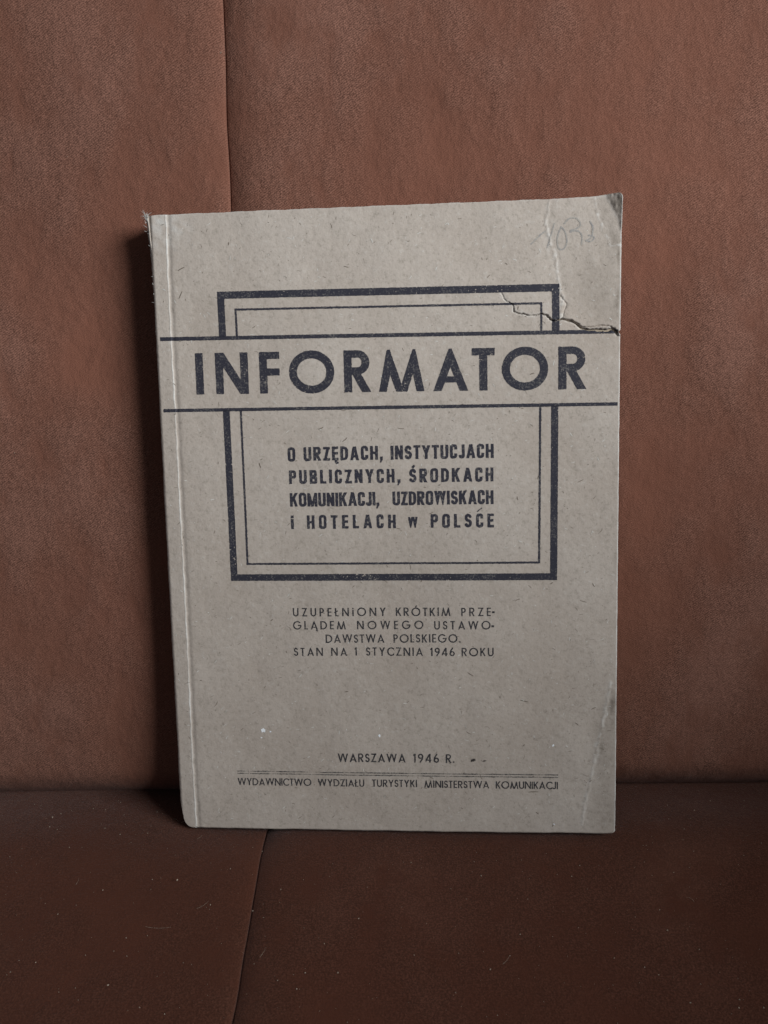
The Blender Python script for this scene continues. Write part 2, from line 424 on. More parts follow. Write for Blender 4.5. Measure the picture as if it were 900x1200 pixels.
dirt_shade += blob(144.0, 172, 0.7, 3.2, 0.95) + blob(144.0, 44, 1.8, 5, 0.5) + blob(143.9, 40, .9, 6, .5) + blob(144.3, 92, .5, 5, .35) + blob(144.4, 118, .6, .7, 1.0) + blob(144.2, 184, .5, 2.5, .7) + blob(139, 176, 7, 12, 0.30) + blob(143.5, 165, 1.2, 3, 0.3) + blob(143, 187, 1.0, 2.5, 0.3)
dirt_shade += blob(141, 28, 4, 18, 0.34) + blob(142, 6, 4, 7, 0.26) + blob(12, 172, 10, 30, 0.06) + blob(60, 85, 30, 30, 0.05) + blob(140.5, 29.0, 0.5, 1.3, 0.7)
dirt_shade += blob(80, 60, 50, 40, 0.05) + blob(9, 186.5, 0.01, 0.01, 0)
attr(cover, 'wear', np.concatenate([wear, np.zeros(NV)])); attr(cover, 'dirt_shade', np.clip(np.concatenate([dirt_shade, np.zeros(NV)]), 0, 1))

# pages, spine, back cover
def block(name, u0, u1, v0, v1, h0, h1, mat, nl=1, jag=0.0, parent=book):
    """slab built from nl leaves whose edges stand unevenly"""
    vt, fc = [], []
    for k in range(nl):
        z0 = h0 + (h1 - h0) * k / nl; z1 = h0 + (h1 - h0) * (k + 1) / nl - (0.012 if nl > 1 else 0)
        j = rng.uniform(0, jag, 3) if jag else np.zeros(3)
        cs = [(u0, v0 + j[0]), (u1 - j[1], v0 + j[0]), (u1 - j[1], v1 - j[2]), (u0, v1 - j[2])]
        b0 = len(vt)
        for z in (z0, z1):
            for (p, q) in cs: vt.append(w3(np.array([p]), np.array([q]), np.array([z]))[0])
        for f in ((3, 2, 1, 0), (4, 5, 6, 7), (0, 1, 5, 4), (1, 2, 6, 5), (2, 3, 7, 6), (3, 0, 4, 7)): fc.append(tuple(b0 + i for i in f))
    return mesh_obj(name, np.array(vt), fc, mat, parent)
block('page_block', 4.2, W - 0.5, 1.2, H - 0.9, -TH + 0.45, -0.65, M_PAGES, 64, 0.35)
bk = block('back_cover', 3.0, W - 0.2, 0.9, H - 0.4, -TH, -TH + 0.4, M_COVER)
# spine: a rounded strip from the front cover's left edge to the back cover
def spine():
    n, k = 60, 12
    vv = np.linspace(0.8, H - 0.5, n); pts = []
    for q in range(k + 1):
        a = q / k; h = -0.45 - (TH - 0.45) * a
        bul = 0.5 * math.sin(a * math.pi)
        pts.append(w3(inset_left(vv) * (1 - a) + 3.0 * a * np.clip((9 - vv) / 9, 0, 1) + 0.4 - bul + 0.05 * np.sin(vv), vv, np.full(n, h)))
    P = np.stack(pts, 1)
    n, mm = P.shape[:2]
    Fp = P.reshape(-1, 3); Bp = Fp + U * 0.0004
    ix = np.arange(n * mm).reshape(n, mm); N = n * mm
    a, b, c, d = ix[:-1, :-1].ravel(), ix[:-1, 1:].ravel(), ix[1:, 1:].ravel(), ix[1:, :-1].ravel()
    fc = np.stack([a, b, c, d], 1).tolist() + (np.stack([a, d, c, b], 1) + N).tolist()
    rg = np.concatenate([ix[0, :-1], ix[:-1, -1], ix[-1, :0:-1], ix[:0:-1, 0]]); r3 = np.roll(rg, -1)
    fc += np.stack([r3, rg, rg + N, r3 + N], 1).tolist()
    return mesh_obj('spine', np.concatenate([Fp, Bp]), fc, M_COVER, book, smooth=True)
spine()

# ------------------------------------------------------------------ printing: letter shapes as distance fields, cut out as thin ink meshes
def vnoise(x, y, cell, seed):
    r = np.random.default_rng(seed); g = r.uniform(-1, 1, (257, 257))
    xi, yi = x / cell, y / cell; i, j = np.floor(xi).astype(int), np.floor(yi).astype(int)
    a, b = xi - i, yi - j; a, b = a * a * (3 - 2 * a), b * b * (3 - 2 * b)
    i, j = i % 256, j % 256
    return g[j, i] * (1 - a) * (1 - b) + g[j, i + 1] * a * (1 - b) + g[j + 1, i] * (1 - a) * b + g[j + 1, i + 1] * a * b

def march(D, xs, ys):
    """marching squares: polygons of the region D<0"""
    ny, nx = D.shape; ins = D < 0
    code = ins[:-1, :-1] * 1 + ins[:-1, 1:] * 2 + ins[1:, 1:] * 4 + ins[1:, :-1] * 8
    jj, ii = np.nonzero(code); cc = code[jj, ii]
    Xg, Yg = np.meshgrid(xs, ys)
    used = ins.copy(); nid = np.full(D.shape, -1); k = np.nonzero(ins); nid[k] = np.arange(len(k[0]))
    P = [np.stack([Xg[k], Yg[k]], 1)]; cnt = len(k[0])
    hm = ins[:, :-1] != ins[:, 1:]; k = np.nonzero(hm); hid = np.full(hm.shape, -1); hid[k] = cnt + np.arange(len(k[0])); cnt += len(k[0])
    t = D[k] / (D[k] - D[k[0], k[1] + 1]); P.append(np.stack([xs[k[1]] + t * (xs[k[1] + 1] - xs[k[1]]), ys[k[0]]], 1))
    vm = ins[:-1] != ins[1:]; k = np.nonzero(vm); vid = np.full(vm.shape, -1); vid[k] = cnt + np.arange(len(k[0])); cnt += len(k[0])
    t = D[k] / (D[k] - D[k[0] + 1, k[1]]); P.append(np.stack([xs[k[1]], ys[k[0]] + t * (ys[k[0] + 1] - ys[k[0]])], 1))
    faces = []
    for code_ in range(1, 16):
        s = cc == code_
        if not s.any(): continue
        j, i = jj[s], ii[s]
        corner = [nid[j, i], nid[j, i + 1], nid[j + 1, i + 1], nid[j + 1, i]]
        edge = [hid[j, i], vid[j, i + 1], hid[j + 1, i], vid[j, i]]
        lst = []
        for q in range(4):
            if code_ >> q & 1: lst.append(corner[q])
            if (code_ >> q & 1) != (code_ >> ((q + 1) % 4) & 1): lst.append(edge[q])
        faces += np.stack(lst, 1).tolist()
    return np.concatenate(P), faces

def print_mesh(name, mat, regions, cell, rough, holes, seed, lift=0.055):
    """regions: list of (u0,u1,v0,v1,sdf(U,V)); one mesh of ink on the cover"""
    VT, FC = [], []; base = 0
    for (u0, u1, v0, v1, fn) in regions:
        xs = np.arange(u0 - 3 * cell, u1 + 4 * cell, cell); ys = np.arange(v0 - 3 * cell, v1 + 4 * cell, cell)
        X, Y = np.meshgrid(xs, ys)
        D = fn(X, Y) + rough * (vnoise(X, Y, 0.45, seed) + 0.8 * vnoise(X + 9, Y, 0.2, seed + 1))
        if holes:
            hn = vnoise(X, Y, 0.42, seed + 2) * 0.55 + vnoise(X, Y, 0.22, seed + 3) * 0.45 + 0.25 * vnoise(X, Y, 7.0, seed + 4)
            D = np.maximum(D, (hn - (1 - holes)) * 0.5)
        if not (D < 0).any(): continue
        p, f = march(D, xs, ys)
        VT.append(w3(p[:, 0], p[:, 1], surf_h(p[:, 0], p[:, 1]) + lift))
        FC += [[i + base for i in q] for q in f]; base += len(p)
    return mesh_obj(name, np.concatenate(VT), FC, mat, cover)

# --- primitives (negative inside)
def right(X, Y, x0, y0, x1, y1):
    L = math.hypot(x1 - x0, y1 - y0); return ((X - x0) * (y1 - y0) - (Y - y0) * (x1 - x0)) / L
def seg(X, Y, x0, y0, x1, y1, w, ext=0.0):
    L = math.hypot(x1 - x0, y1 - y0); a = ((X - x0) * (x1 - x0) + (Y - y0) * (y1 - y0)) / L
    return np.maximum(np.abs(right(X, Y, x0, y0, x1, y1)) - w / 2, np.maximum(-a - ext, a - L - ext))
def smooth(pts, n=3):
    for _ in range(n):
        q = [pts[0]]
        for (a, b), (c, d) in zip(pts[:-1], pts[1:]): q += [(a * .75 + c * .25, b * .75 + d * .25), (a * .25 + c * .75, b * .25 + d * .75)]
        pts = q + [pts[-1]]
    return pts
def box(X, Y, x0, x1, y0, y1): return np.maximum(np.maximum(x0 - X, X - x1), np.maximum(y0 - Y, Y - y1))
def path(X, Y, pts, w):
    D = np.full(X.shape, 1e9)
    for (x0, y0), (x1, y1) in zip(pts[:-1], pts[1:]):
        ex, ey = x1 - x0, y1 - y0; t = np.clip(((X - x0) * ex + (Y - y0) * ey) / (ex * ex + ey * ey + 1e-12), 0, 1)
        D = np.minimum(D, np.hypot(X - x0 - t * ex, Y - y0 - t * ey))
    return D - w / 2
def ell(X, Y, cx, cy, rx, ry): return (np.hypot((X - cx) / rx, (Y - cy) / ry) - 1) * min(rx, ry)
def rrect(X, Y, x0, x1, y0, y1, r):
    cx, cy = (x0 + x1) / 2, (y0 + y1) / 2
    qx = np.abs(X - cx) - (x1 - x0) / 2 + r; qy = np.abs(Y - cy) - (y1 - y0) / 2 + r
    return np.hypot(np.maximum(qx, 0), np.maximum(qy, 0)) + np.minimum(np.maximum(qx, qy), 0) - r
def oval(X, Y, x0, x1, y0, y1, w, st):
    if st == 'F': return np.maximum(ell(X, Y, (x0 + x1) / 2, (y0 + y1) / 2, (x1 - x0) / 2, (y1 - y0) / 2), -ell(X, Y, (x0 + x1) / 2, (y0 + y1) / 2, (x1 - x0) / 2 - w, (y1 - y0) / 2 - w))
    r = min(x1 - x0, y1 - y0) * 0.42
    return np.maximum(rrect(X, Y, x0, x1, y0, y1, r), -rrect(X, Y, x0 + w, x1 - w, y0 + w, y1 - w, max(r - w, 0.02)))
def peak(X, Y, xl, xa, xr, w, a=0.035):
    A = right(X, Y, xl, 0, xa - a, 1); B = right(X, Y, xa + a, 1, xr, 0)
    o = np.maximum(-A, -B); inn = np.maximum(-A + w, -B + w)
    return np.maximum(np.maximum(o, -inn), np.maximum(-Y, Y - 1))
mn = lambda *a: np.minimum.reduce(a)
def bowl(X, Y, x1, y0, y1, w, st):
    r = (y1 - y0) / 2 * (1.0 if st == 'F' else 0.62)
    o = rrect(X, Y, -1.2, x1, y0, y1, r); i = rrect(X, Y, -1.2, x1 - w, y0 + w * 0.92, y1 - w * 0.92, max(r - w, 0.02))
    return np.maximum(np.maximum(o, -i), -X)
def sarc(W, w, st):
    h = w / 2; pts = []; rx = W / 2 - h; ry = (1 - w) / 4
    for a in np.linspace(25, 270, 20): pts.append((W / 2 + rx * math.cos(math.radians(a)) * 0.94, 1 - h - ry + ry * math.sin(math.radians(a))))
    for a in np.linspace(90, -155, 20): pts.append((W / 2 + rx * math.cos(math.radians(a)), h + ry + ry * math.sin(math.radians(a))))
    return pts

FW = dict(A=.80, B=.56, C=.80, D=.78, E=.46, F=.48, G=1.0, H=.7, I=0, J=.36, K=.62, L=.42, M=1.06, N=.78, O=1.04, P=.52, R=.62, S=.50, T=.52, U=.66, W=1.16, Y=.68, Z=.60)
CW = dict(A=.64, B=.55, C=.52, D=.55, E=.46, H=.56, I=0, J=.42, K=.60, L=.45, M=.74, N=.57, O=.56, P=.53, R=.57, S=.53, T=.50, U=.56, W=.86, Y=.60, Z=.50)
FW.update({'1': .26, '9': .60, '4': .64, '6': .60, '-': .30, '.': 0, 'i': 0})
CW.update({',': .20, 'i': 0, 'w': .72})
EXT = {'Ę': 'E', 'Ś': 'S', 'Ł': 'L', 'Ó': 'O', 'Ą': 'A'}

def gwidth(ch, w, st):
    b = EXT.get(ch, ch); t = (FW if st == 'F' else CW)[b]
    return t if t > 0 else w
def glyph(ch, X, Y, W_, w, st):
    b = EXT.get(ch, ch); h = w / 2; q = w * 0.9
    clip = lambda D: np.maximum(D, box(X, Y, 0, W_, 0, 1))
    if b == 'I': D = box(X, Y, 0, W_, 0, 1)
    elif b == 'i': D = mn(box(X, Y, 0, W_, 0, 0.74), ell(X, Y, W_ / 2, 0.91, w * .58, w * .58) if st == 'F' else box(X, Y, 0, W_, 0.80, 1.0))
    elif b == 'O': D = oval(X, Y, 0, W_, -0.015, 1.015, w, st)
    elif b in 'CG':
        D = oval(X, Y, 0, W_, -0.015, 1.015, w, st)
        if st == 'F':
            if b == 'C':
                D = np.maximum(oval(X, Y, 0, W_ * 1.22, -0.015, 1.015, w, st), X - W_)
            else:
                cut = np.maximum(np.maximum(0.5 - Y, Y - 0.80 - (X - W_ * 0.86) * 0.3), W_ * 0.55 - X)
                D = np.maximum(D, -cut); D = mn(D, box(X, Y, W_ * 0.56, W_ * 0.985, 0.42, 0.42 + q))
        else: D = np.maximum(D, -box(X, Y, W_ * 0.5, W_ * 1.3, 0.36, 0.64))
    elif b == 'U':
        if st == 'F': D = np.maximum(oval(X, Y, 0, W_, -0.015, W_ * 1.0, w, st), Y - W_ / 2)
        else: D = np.maximum(oval(X, Y, 0, W_, -0.015, 1.0, w, st), Y - 0.5)
        y0 = W_ / 2 if st == 'F' else 0.5
        D = mn(D, box(X, Y, 0, w, y0 - .02, 1), box(X, Y, W_ - w, W_, y0 - .02, 1))
    elif b == 'J':
        D = mn(box(X, Y, W_ - w, W_, 0.24, 1), np.maximum(oval(X, Y, -0.12 if st == 'F' else 0, W_, -0.015, 0.5, w, st), np.maximum(Y - 0.25, (-0.02 if st == 'F' else -1) - X)))
    elif b == 'L': D = mn(box(X, Y, 0, w, 0, 1), box(X, Y, 0, W_, 0, q))
    elif b == 'E': D = mn(box(X, Y, 0, w, 0, 1), box(X, Y, 0, W_, 0, q), box(X, Y, 0, W_, 1 - q, 1), box(X, Y, 0, W_ * .94, .5 - q / 2 + .01, .5 + q / 2 + .01))
    elif b == 'F': D = mn(box(X, Y, 0, w, 0, 1), box(X, Y, 0, W_, 1 - q, 1), box(X, Y, 0, W_, .45 - .02, .45 + q - .02))
    elif b == 'H': D = mn(box(X, Y, 0, w, 0, 1), box(X, Y, W_ - w, W_, 0, 1), box(X, Y, 0, W_, .5 - q / 2, .5 + q / 2))
    elif b == 'T': D = mn(box(X, Y, 0, W_, 1 - q, 1), box(X, Y, W_ / 2 - h, W_ / 2 + h, 0, 1))
    elif b == 'N':
        k = w * (1.02 if st == 'F' else 0.75)
        D = mn(box(X, Y, 0, w, 0, 1), box(X, Y, W_ - w, W_, 0, 1), clip(np.maximum(right(X, Y, k, 1.0, W_, 0) * -1, right(X, Y, 0, 1.0, W_ - k, 0))))
        D = mn(box(X, Y, 0, w, 0, 1), box(X, Y, W_ - w, W_, 0, 1), clip(np.abs(right(X, Y, k / 2, 1, W_ - k / 2, 0)) - w * .52))
    elif b == 'A':
        D = mn(peak(X, Y, 0, W_ / 2, W_, w * 0.98, .035 if st == 'F' else .11), np.maximum(peak(X, Y, 0, W_ / 2, W_, 9, .035 if st == 'F' else .11), box(X, Y, 0, W_, .20, .20 + q * .86)))
    elif b == 'M':
        if st == 'F': D = mn(peak(X, Y, 0, W_ * .22, W_ / 2 + w * .32, w * .97), peak(X, Y, W_ / 2 - w * .32, W_ * .78, W_, w * .97))
        else: D = mn(box(X, Y, 0, w, 0, 1), box(X, Y, W_ - w, W_, 0, 1), clip(seg(X, Y, w * .5, 1, W_ / 2, 0.05, w * .9, .2)), clip(seg(X, Y, W_ - w * .5, 1, W_ / 2, 0.05, w * .9, .2)))
    elif b == 'W':
        Yf = 1 - Y
        D = mn(peak(X, Yf, 0, W_ * .27, W_ / 2 + w * .34, w * .95, .04), peak(X, Yf, W_ / 2 - w * .34, W_ * .73, W_, w * .95, .04))
    elif b == 'w':
        Yf = (0.80 - Y) / 0.80
        D = mn(peak(X, Yf, 0, W_ * .27, W_ / 2 + w * .3, w * .78, .04), peak(X, Yf, W_ / 2 - w * .3, W_ * .73, W_, w * .78, .04))
    elif b == 'Y':
        D = mn(clip(seg(X, Y, h * .9, 1.02, W_ / 2, .44, w, .05)), clip(seg(X, Y, W_ - h * .9, 1.02, W_ / 2, .44, w, .05)), box(X, Y, W_ / 2 - h, W_ / 2 + h, 0, .50))
    elif b == 'K':
        D = mn(box(X, Y, 0, w, 0, 1), clip(np.maximum(seg(X, Y, w * .6, .38, W_ - h * 1.05, 1, w, .2), -Y + .2)), clip(np.maximum(seg(X, Y, w * 1.2, .68, W_ - h * 1.15, 0, w, .25), right(X, Y, w * .6, .38, W_ - h, 1) * -1 - h)))
    elif b == 'Z': D = mn(box(X, Y, 0, W_, 1 - q, 1), box(X, Y, 0, W_, 0, q), clip(seg(X, Y, h * 1.2, 0, W_ - h * 1.2, 1, w, .2)))
    elif b == 'D':
        if st == 'F': D = mn(box(X, Y, 0, w, 0, 1), np.maximum(oval(X, Y, W_ - 1.0 * 1.0, W_, 0, 1, w, st), W_ - .5 - X), box(X, Y, 0, max(W_ - .49, w), 0, q), box(X, Y, 0, max(W_ - .49, w), 1 - q, 1))
        else: D = mn(box(X, Y, 0, w, 0, 1), bowl(X, Y, W_, 0, 1, w, 'C'))
    elif b == 'P': D = mn(box(X, Y, 0, w, 0, 1), bowl(X, Y, W_, .40, 1, w, st))
    elif b == 'R': D = mn(box(X, Y, 0, w, 0, 1), bowl(X, Y, W_ * .95, .42, 1, w, st), np.maximum(np.maximum(seg(X, Y, W_ * .36, .56, W_ - w * .58, 0, w, .3), np.maximum(-Y, Y - .50)), -X))
    elif b == 'B': D = mn(box(X, Y, 0, w, 0, 1), bowl(X, Y, W_ * .95, .46, 1, w, st), bowl(X, Y, W_, 0, .54, w, st))
    elif b == 'S': D = np.maximum(path(X, Y, sarc(W_, w, st), w), box(X, Y, 0, W_, -.02, 1.02))
    elif b == '1': D = mn(box(X, Y, W_ - w, W_, 0, 1), np.maximum(seg(X, Y, 0, .78, W_ - h, .97, w * .8, .03), box(X, Y, 0, W_, 0, 1)))
    elif b == '9': D = mn(oval(X, Y, 0, W_, .40, 1.01, w, 'F'), path(X, Y, [(W_ - h * 1.1, .62), (W_ * .80, .40), (W_ * .42, h * .6)], w))
    elif b == '6': D = mn(oval(X, Y, 0, W_, -.01, .60, w, 'F'), path(X, Y, [(h * 1.1, .38), (W_ * .20, .60), (W_ * .58, 1 - h * .6)], w))
    elif b == '4': D = mn(box(X, Y, W_ * .62, W_ * .62 + w, 0, 1), box(X, Y, 0, W_, .20, .20 + q), clip(seg(X, Y, h * .6, .24, W_ * .62 + h, 1, w, .15)))
    elif b == '-': D = box(X, Y, 0, W_, .34, .34 + w * 1.5)
    elif b == '.': D = ell(X, Y, W_ / 2, w * .55, w * .6, w * .6)
    elif b == ',': D = mn(box(X, Y, 0, w, 0, w * 1.1), path(X, Y, [(w * .65, .05), (w * .2, -.15)], w * .6))
    if ch in 'ŚÓ': D = mn(D, seg(X, Y, W_ * .46, 1.07, W_ * .46 + .16, 1.24, w * .85))
    if ch in 'ĘĄ':
        x = W_ * (.72 if ch == 'Ę' else .93)
        D = mn(D, path(X, Y, [(x, .03), (x - .08, -.10), (x - .02, -.19), (x + .07, -.17)], w * .72))
    if ch == 'Ł': D = mn(D, seg(X, Y, -.10, .42, .32, .66, w * .85))
    return D

def word(txt, u0, u1, v0, v1, cap, w, st, track_min=0.05):
    """regions of one word set between u0 and u1 (mm), baseline v0 -> v1"""
    ws = [gwidth(c, w, st) for c in txt]; tot = (u1 - u0) / cap; n = len(txt)
    tr = (tot - sum(ws)) / max(n - 1, 1); k = 1.0
    if tr < track_min and n > 1: k = (tot - track_min * (n - 1)) / sum(ws); tr = track_min
    out = []; x = 0.0
    for c, gw in zip(txt, ws):
        gw2 = gw * k if gwidth(c, w, st) > w * 1.01 else gw
        f = x / tot if tot else 0; bl = v0 + (v1 - v0) * f; ub = u0 + x * cap
        sl = (v1 - v0) / max(u1 - u0, 1e-6)
        jit = rng.uniform(-.012, .012)
        def fn(X, Y, c=c, ub=ub, bl=bl, gw2=gw2, sl=sl, jit=jit):
            x = (X - ub) / cap; y = (Y - bl - sl * (X - ub)) / cap + jit
            return glyph(c, x, y, gw2, w, st) * cap
        out.append((ub - .12 * cap, ub + (gw2 + .12) * cap, bl - .28 * cap, bl + 1.30 * cap, fn))
        x += gw2 + tr
    return out

# title, letter by letter where it stands
TW = 0.192
regs = []
for c, u0, u1 in (('I', 12.5, 15.0), ('N', 18.95, 29.5), ('F', 33.1, 39.6), ('O', 42.6, 56.95), ('R', 60.0, 68.5), ('M', 70.9, 85.15), ('A', 87.85, 98.7), ('T', 99.9, 106.95), ('O', 109.1, 123.3), ('R', 126.4, 135.0)):
    bl = 145.62 - (u0 - 12) * 0.0098; cap = 13.0
    def fn(X, Y, c=c, u0=u0, u1=u1, bl=bl):
        return glyph(c, (X - u0) / cap, (Y - bl + .0098 * (X - u0)) / cap, (u1 - u0) / cap, TW, 'F') * cap
    regs.append((u0 - .3, u1 + .3, bl - .6, bl + cap + .6, fn))
print_mesh('title_lettering', M_INK, regs, 0.11, 0.05, 0.24, 100)

# double frame with the two long rules
def quad(w, *pts):
    def f(X, Y): return mn(*[seg(X, Y, *a, *b, w, w / 2) for a, b in zip(pts[:-1], pts[1:])])
    return f
h1, h2 = 1.14, .30
ot = quad(2.25, (21.75, 163.2), (21.72, 176.25), (125.55, 175.25), (125.6, 162.0))
ob = quad(2.2, (21.9, 139.9), (22.15, 86.25), (125.05, 85.75), (125.35, 139.4))
print_mesh('thick_frame', M_INK, [(20, 127, 160.5, 178, lambda X, Y: np.maximum(ot(X, Y), 163.1 - .0118 * (X - 1.4) - Y + .6)), (20, 127, 84, 141.5, lambda X, Y: np.maximum(ob(X, Y), Y - 141.2 + .0077 * (X - 1.3) + .6))], 0.15, 0.05, 0.34, 120)
it = quad(.66, (26.35, 163.2), (26.3, 171.7), (121.2, 170.7), (121.2, 162.0))
ib = quad(.66, (26.6, 139.9), (26.75, 90.7), (120.5, 90.35), (120.9, 139.4))
print_mesh('thin_frame', M_INK, [(25, 122.5, 160.5, 173, lambda X, Y: np.maximum(it(X, Y), 163.1 - .0118 * (X - 1.4) - Y + .6)), (25, 122.5, 89.5, 141.5, lambda X, Y: np.maximum(ib(X, Y), Y - 141.2 + .0077 * (X - 1.3) + .6))], 0.13, 0.06, 0.12, 130)
print_mesh('long_rule', M_INK, [(1.2, 144.5, 160.5, 165, lambda X, Y: seg(X, Y, 1.5, 163.3, 144.3, 161.62, 1.2))], 0.14, 0.05, 0.14, 140)
print_mesh('long_rule', M_INK, [(1.2, 144.8, 138, 142.5, lambda X, Y: seg(X, Y, 1.4, 140.75, 144.5, 139.65, 1.05))], 0.14, 0.05, 0.12, 150)

# condensed subtitle
C = 4.4; cw = 0.205
regs = []
for t, a, b, v0, v1 in (('O', 41.2, 43.75, 123.75, 123.75), ('URZĘDACH,', 46.35, 71.6, 123.8, 123.85), ('INSTYTUCJACH', 74.1, 106.45, 123.75, 123.75),
                        ('PUBLICZNYCH,', 41.4, 77.0, 116.55, 116.45), ('ŚRODKACH', 79.8, 106.3, 116.4, 116.4),
                        ('KOMUNIKACJI,', 41.4, 70.1, 109.2, 109.2), ('UZDROWISKACH', 74.4, 106.25, 109.2, 109.2),
                        ('i', 41.5, 42.4, 102.0, 102.0), ('HOTELACH', 46.7, 75.3, 101.95, 101.9), ('w', 79.15, 82.4, 101.9, 101.9), ('POLSCE', 86.4, 106.35, 101.85, 101.8)):
    regs += word(t, a, b, v0, v1, C, cw, 'C', 0.07)
regs.append((100.2, 103.2, 106.2, 108.4, lambda X, Y: path(X, Y, [(101.2, 106.9), (101.9, 107.5), (102.5, 107.9)], .34)))
print_mesh('subtitle_lettering', M_INK, regs, 0.08, 0.05, 0.06, 160)

# light geometric note
C = 2.78; fw = 0.148
regs = []
for t, a, b, v0, v1 in (('UZUPEŁNiONY', 41.1, 71.4, 73.25, 73.25), ('KRÓTKIM', 74.7, 92.3, 73.2, 73.15), ('PRZE', 95.75, 105.2, 73.1, 73.1), ('-', 105.55, 106.6, 73.1, 73.1),
                        ('GLĄDEM', 41.0, 58.3, 68.9, 68.9), ('NOWEGO', 62.0, 83.5, 68.9, 68.85), ('USTAWO', 87.0, 105.05, 68.75, 68.7), ('-', 105.35, 106.3, 68.5, 68.5),
                        ('DAWSTWA', 51.6, 70.75, 64.4, 64.4), ('POLSKIEGO.', 73.75, 95.4, 64.4, 64.4),
                        ('STAN', 40.95, 50.55, 59.95, 60.0), ('NA', 53.25, 58.5, 60.0, 60.0), ('1', 60.95, 62.0, 60.05, 60.05), ('STYCZNIA', 64.7, 83.2, 60.05, 60.0), ('1946', 85.6, 93.5, 59.9, 59.9), ('ROKU', 95.7, 105.95, 59.85, 59.85)):
    regs += word(t, a, b, v0, v1, C, fw, 'F', 0.07)
print_mesh('note_lettering', M_INK2, regs, 0.062, 0.03, 0.04, 170)
C = 2.98; regs = []
for t, a, b, v0, v1 in (('WARSZAWA', 54.4, 76.9, 23.85, 23.85), ('1946', 79.45, 87.9, 23.9, 23.9), ('R.', 90.1, 92.9, 23.85, 23.85)):
    regs += word(t, a, b, v0, v1, C, 0.155, 'F', 0.06)
print_mesh('place_and_year_lettering', M_INK2, regs, 0.062, 0.03, 0.03, 180)
C = 2.52; regs = []
for t, a, b, v0, v1 in (('WYDAWNICTWO', 20.25, 45.25, 15.35, 15.35), ('WYDZIAŁU', 47.45, 63.0, 15.35, 15.35), ('TURYSTYKI', 65.6, 80.5, 15.4, 15.35), ('MINISTERSTWA', 82.9, 104.2, 15.25, 15.2), ('KOMUNIKACJI', 106.35, 126.5, 15.15, 15.1)):
    regs += word(t, a, b, v0, v1, C, 0.15, 'F', 0.06)
print_mesh('publisher_lettering', M_INK2, regs, 0.062, 0.035, 0.05, 190)
regs = []
for va, vb in ((20.3, 19.95), (19.5, 19.1)):
    regs.append((20, 127, 18.3, 21, lambda X, Y, va=va, vb=vb: seg(X, Y, 20.3, va, 126.5, vb, .30) + .16 * np.maximum(vnoise(X, Y * 0 + va, 3.0, 77), -.3) + .06 * vnoise(X, Y, .5, 78)))
print_mesh('double_rule', M_INK3, regs, 0.07, 0.04, 0.15, 200)
print_mesh('pencil_number', M_PENCIL, [(116, 139, 185, 198, lambda X, Y: mn(*[path(X, Y, smooth(p), .40) for p in (
    [(118.2, 188.4), (120.5, 190.6), (122.3, 192.0)], [(125.1, 194.2), (124.5, 192), (123.0, 187.2)],
    [(127.1, 193.1), (128.4, 191.8), (128.9, 189.3), (128.7, 187.5), (127.6, 186.3), (126.4, 186.6), (125.9, 188.6), (126.2, 191.2), (127.2, 193.0)],
    [(128.1, 194.0), (129.4, 195.5), (131.2, 195.7), (132.7, 194.6), (133, 193.1), (131.4, 192.2), (129.9, 192.0)],
    [(129.9, 191.5), (131.2, 191.9), (133, 191.4), (133.5, 189.6), (133.2, 187.6)],
    [(135.7, 194.3), (136.7, 192.7), (136.3, 189.8)], [(136.3, 189.8), (135.3, 189.0), (134.2, 188.8), (135.8, 188.3), (137, 189.2), (136.8, 190.0), (135.3, 190.3)])]))], 0.07, 0.06, 0.22, 210)

# spots on the cover: blots, white paint specks
def spot(name, mat, u, v, ru, rv, lift, seed):
    return print_mesh(name, mat, [(u - 2 * ru, u + 2 * ru, v - 2 * rv, v + 2 * rv, lambda X, Y: ell(X, Y, u, v, ru, rv))], 0.05, 0.16, 0, seed, lift)
spot('ink_blot', M_BLOT, 98.9, 24.8, .75, .42, .06, 301); spot('ink_blot', M_BLOT, 102.5, 24.6, .55, .16, .06, 302)
for k, (u, v, a, b) in enumerate(((68.45, 32.9, .42, .5), (29.7, 34.5, .7, .75), (32.0, 34.2, .25, .3), (124.9, 30.1, .3, .45), (29.2, 32.0, .5, .2), (125.2, 3.0, .25, .3))):
    spot('white_speck', M_WHITE, u, v, a, b, .07, 310 + k)

# wood fibres and flecks in the recycled paper
def fibres(name, mat, n, wr, lr, seed, lift):
    r = np.random.default_rng(seed); VT, FC = [], []
    for k in range(n):
        u, v = r.uniform(1.5, W - 1.5), r.uniform(2, H - 2); a = r.normal(0.25, 0.9); L = r.uniform(*lr) * r.uniform(.3, 1); wd = r.uniform(*wr)
        cv = r.normal(0, .8); m = 5; pts = []
        x, y = u, v
        for q in range(m):
            pts.append((x, y)); x += L / m * math.cos(a); y += L / m * math.sin(a); a += cv / m
        b = len(VT)
        for q, (x, y) in enumerate(pts):
            ta = wd / 2 * (0.35 + 0.65 * math.sin(math.pi * (q + .5) / m)); nx, ny = -math.sin(a), math.cos(a)
            VT.append((x + nx * ta, y + ny * ta)); VT.append((x - nx * ta, y - ny * ta))
        for q in range(m - 1): FC.append((b + 2 * q, b + 2 * q + 1, b + 2 * q + 3, b + 2 * q + 2))
    p = np.clip(np.array(VT), [1.2, .6], [W - .6, H - .6])
    o = mesh_obj(name, w3(p[:, 0], p[:, 1], surf_h(p[:, 0], p[:, 1]) + lift), FC, mat, cover)
    o['kind'] = 'stuff'; return o
fibres('dark_paper_fibre', M_DFIB, 1000, (.06, .18), (.4, 2.0), 51, .045)
fibres('dark_paper_fibre', M_DFIB, 75, (.16, .32), (1.4, 4.2), 52, .046)
fibres('pale_paper_fibre', M_LFIB, 900, (.08, .28), (.4, 2.2), 53, .048)

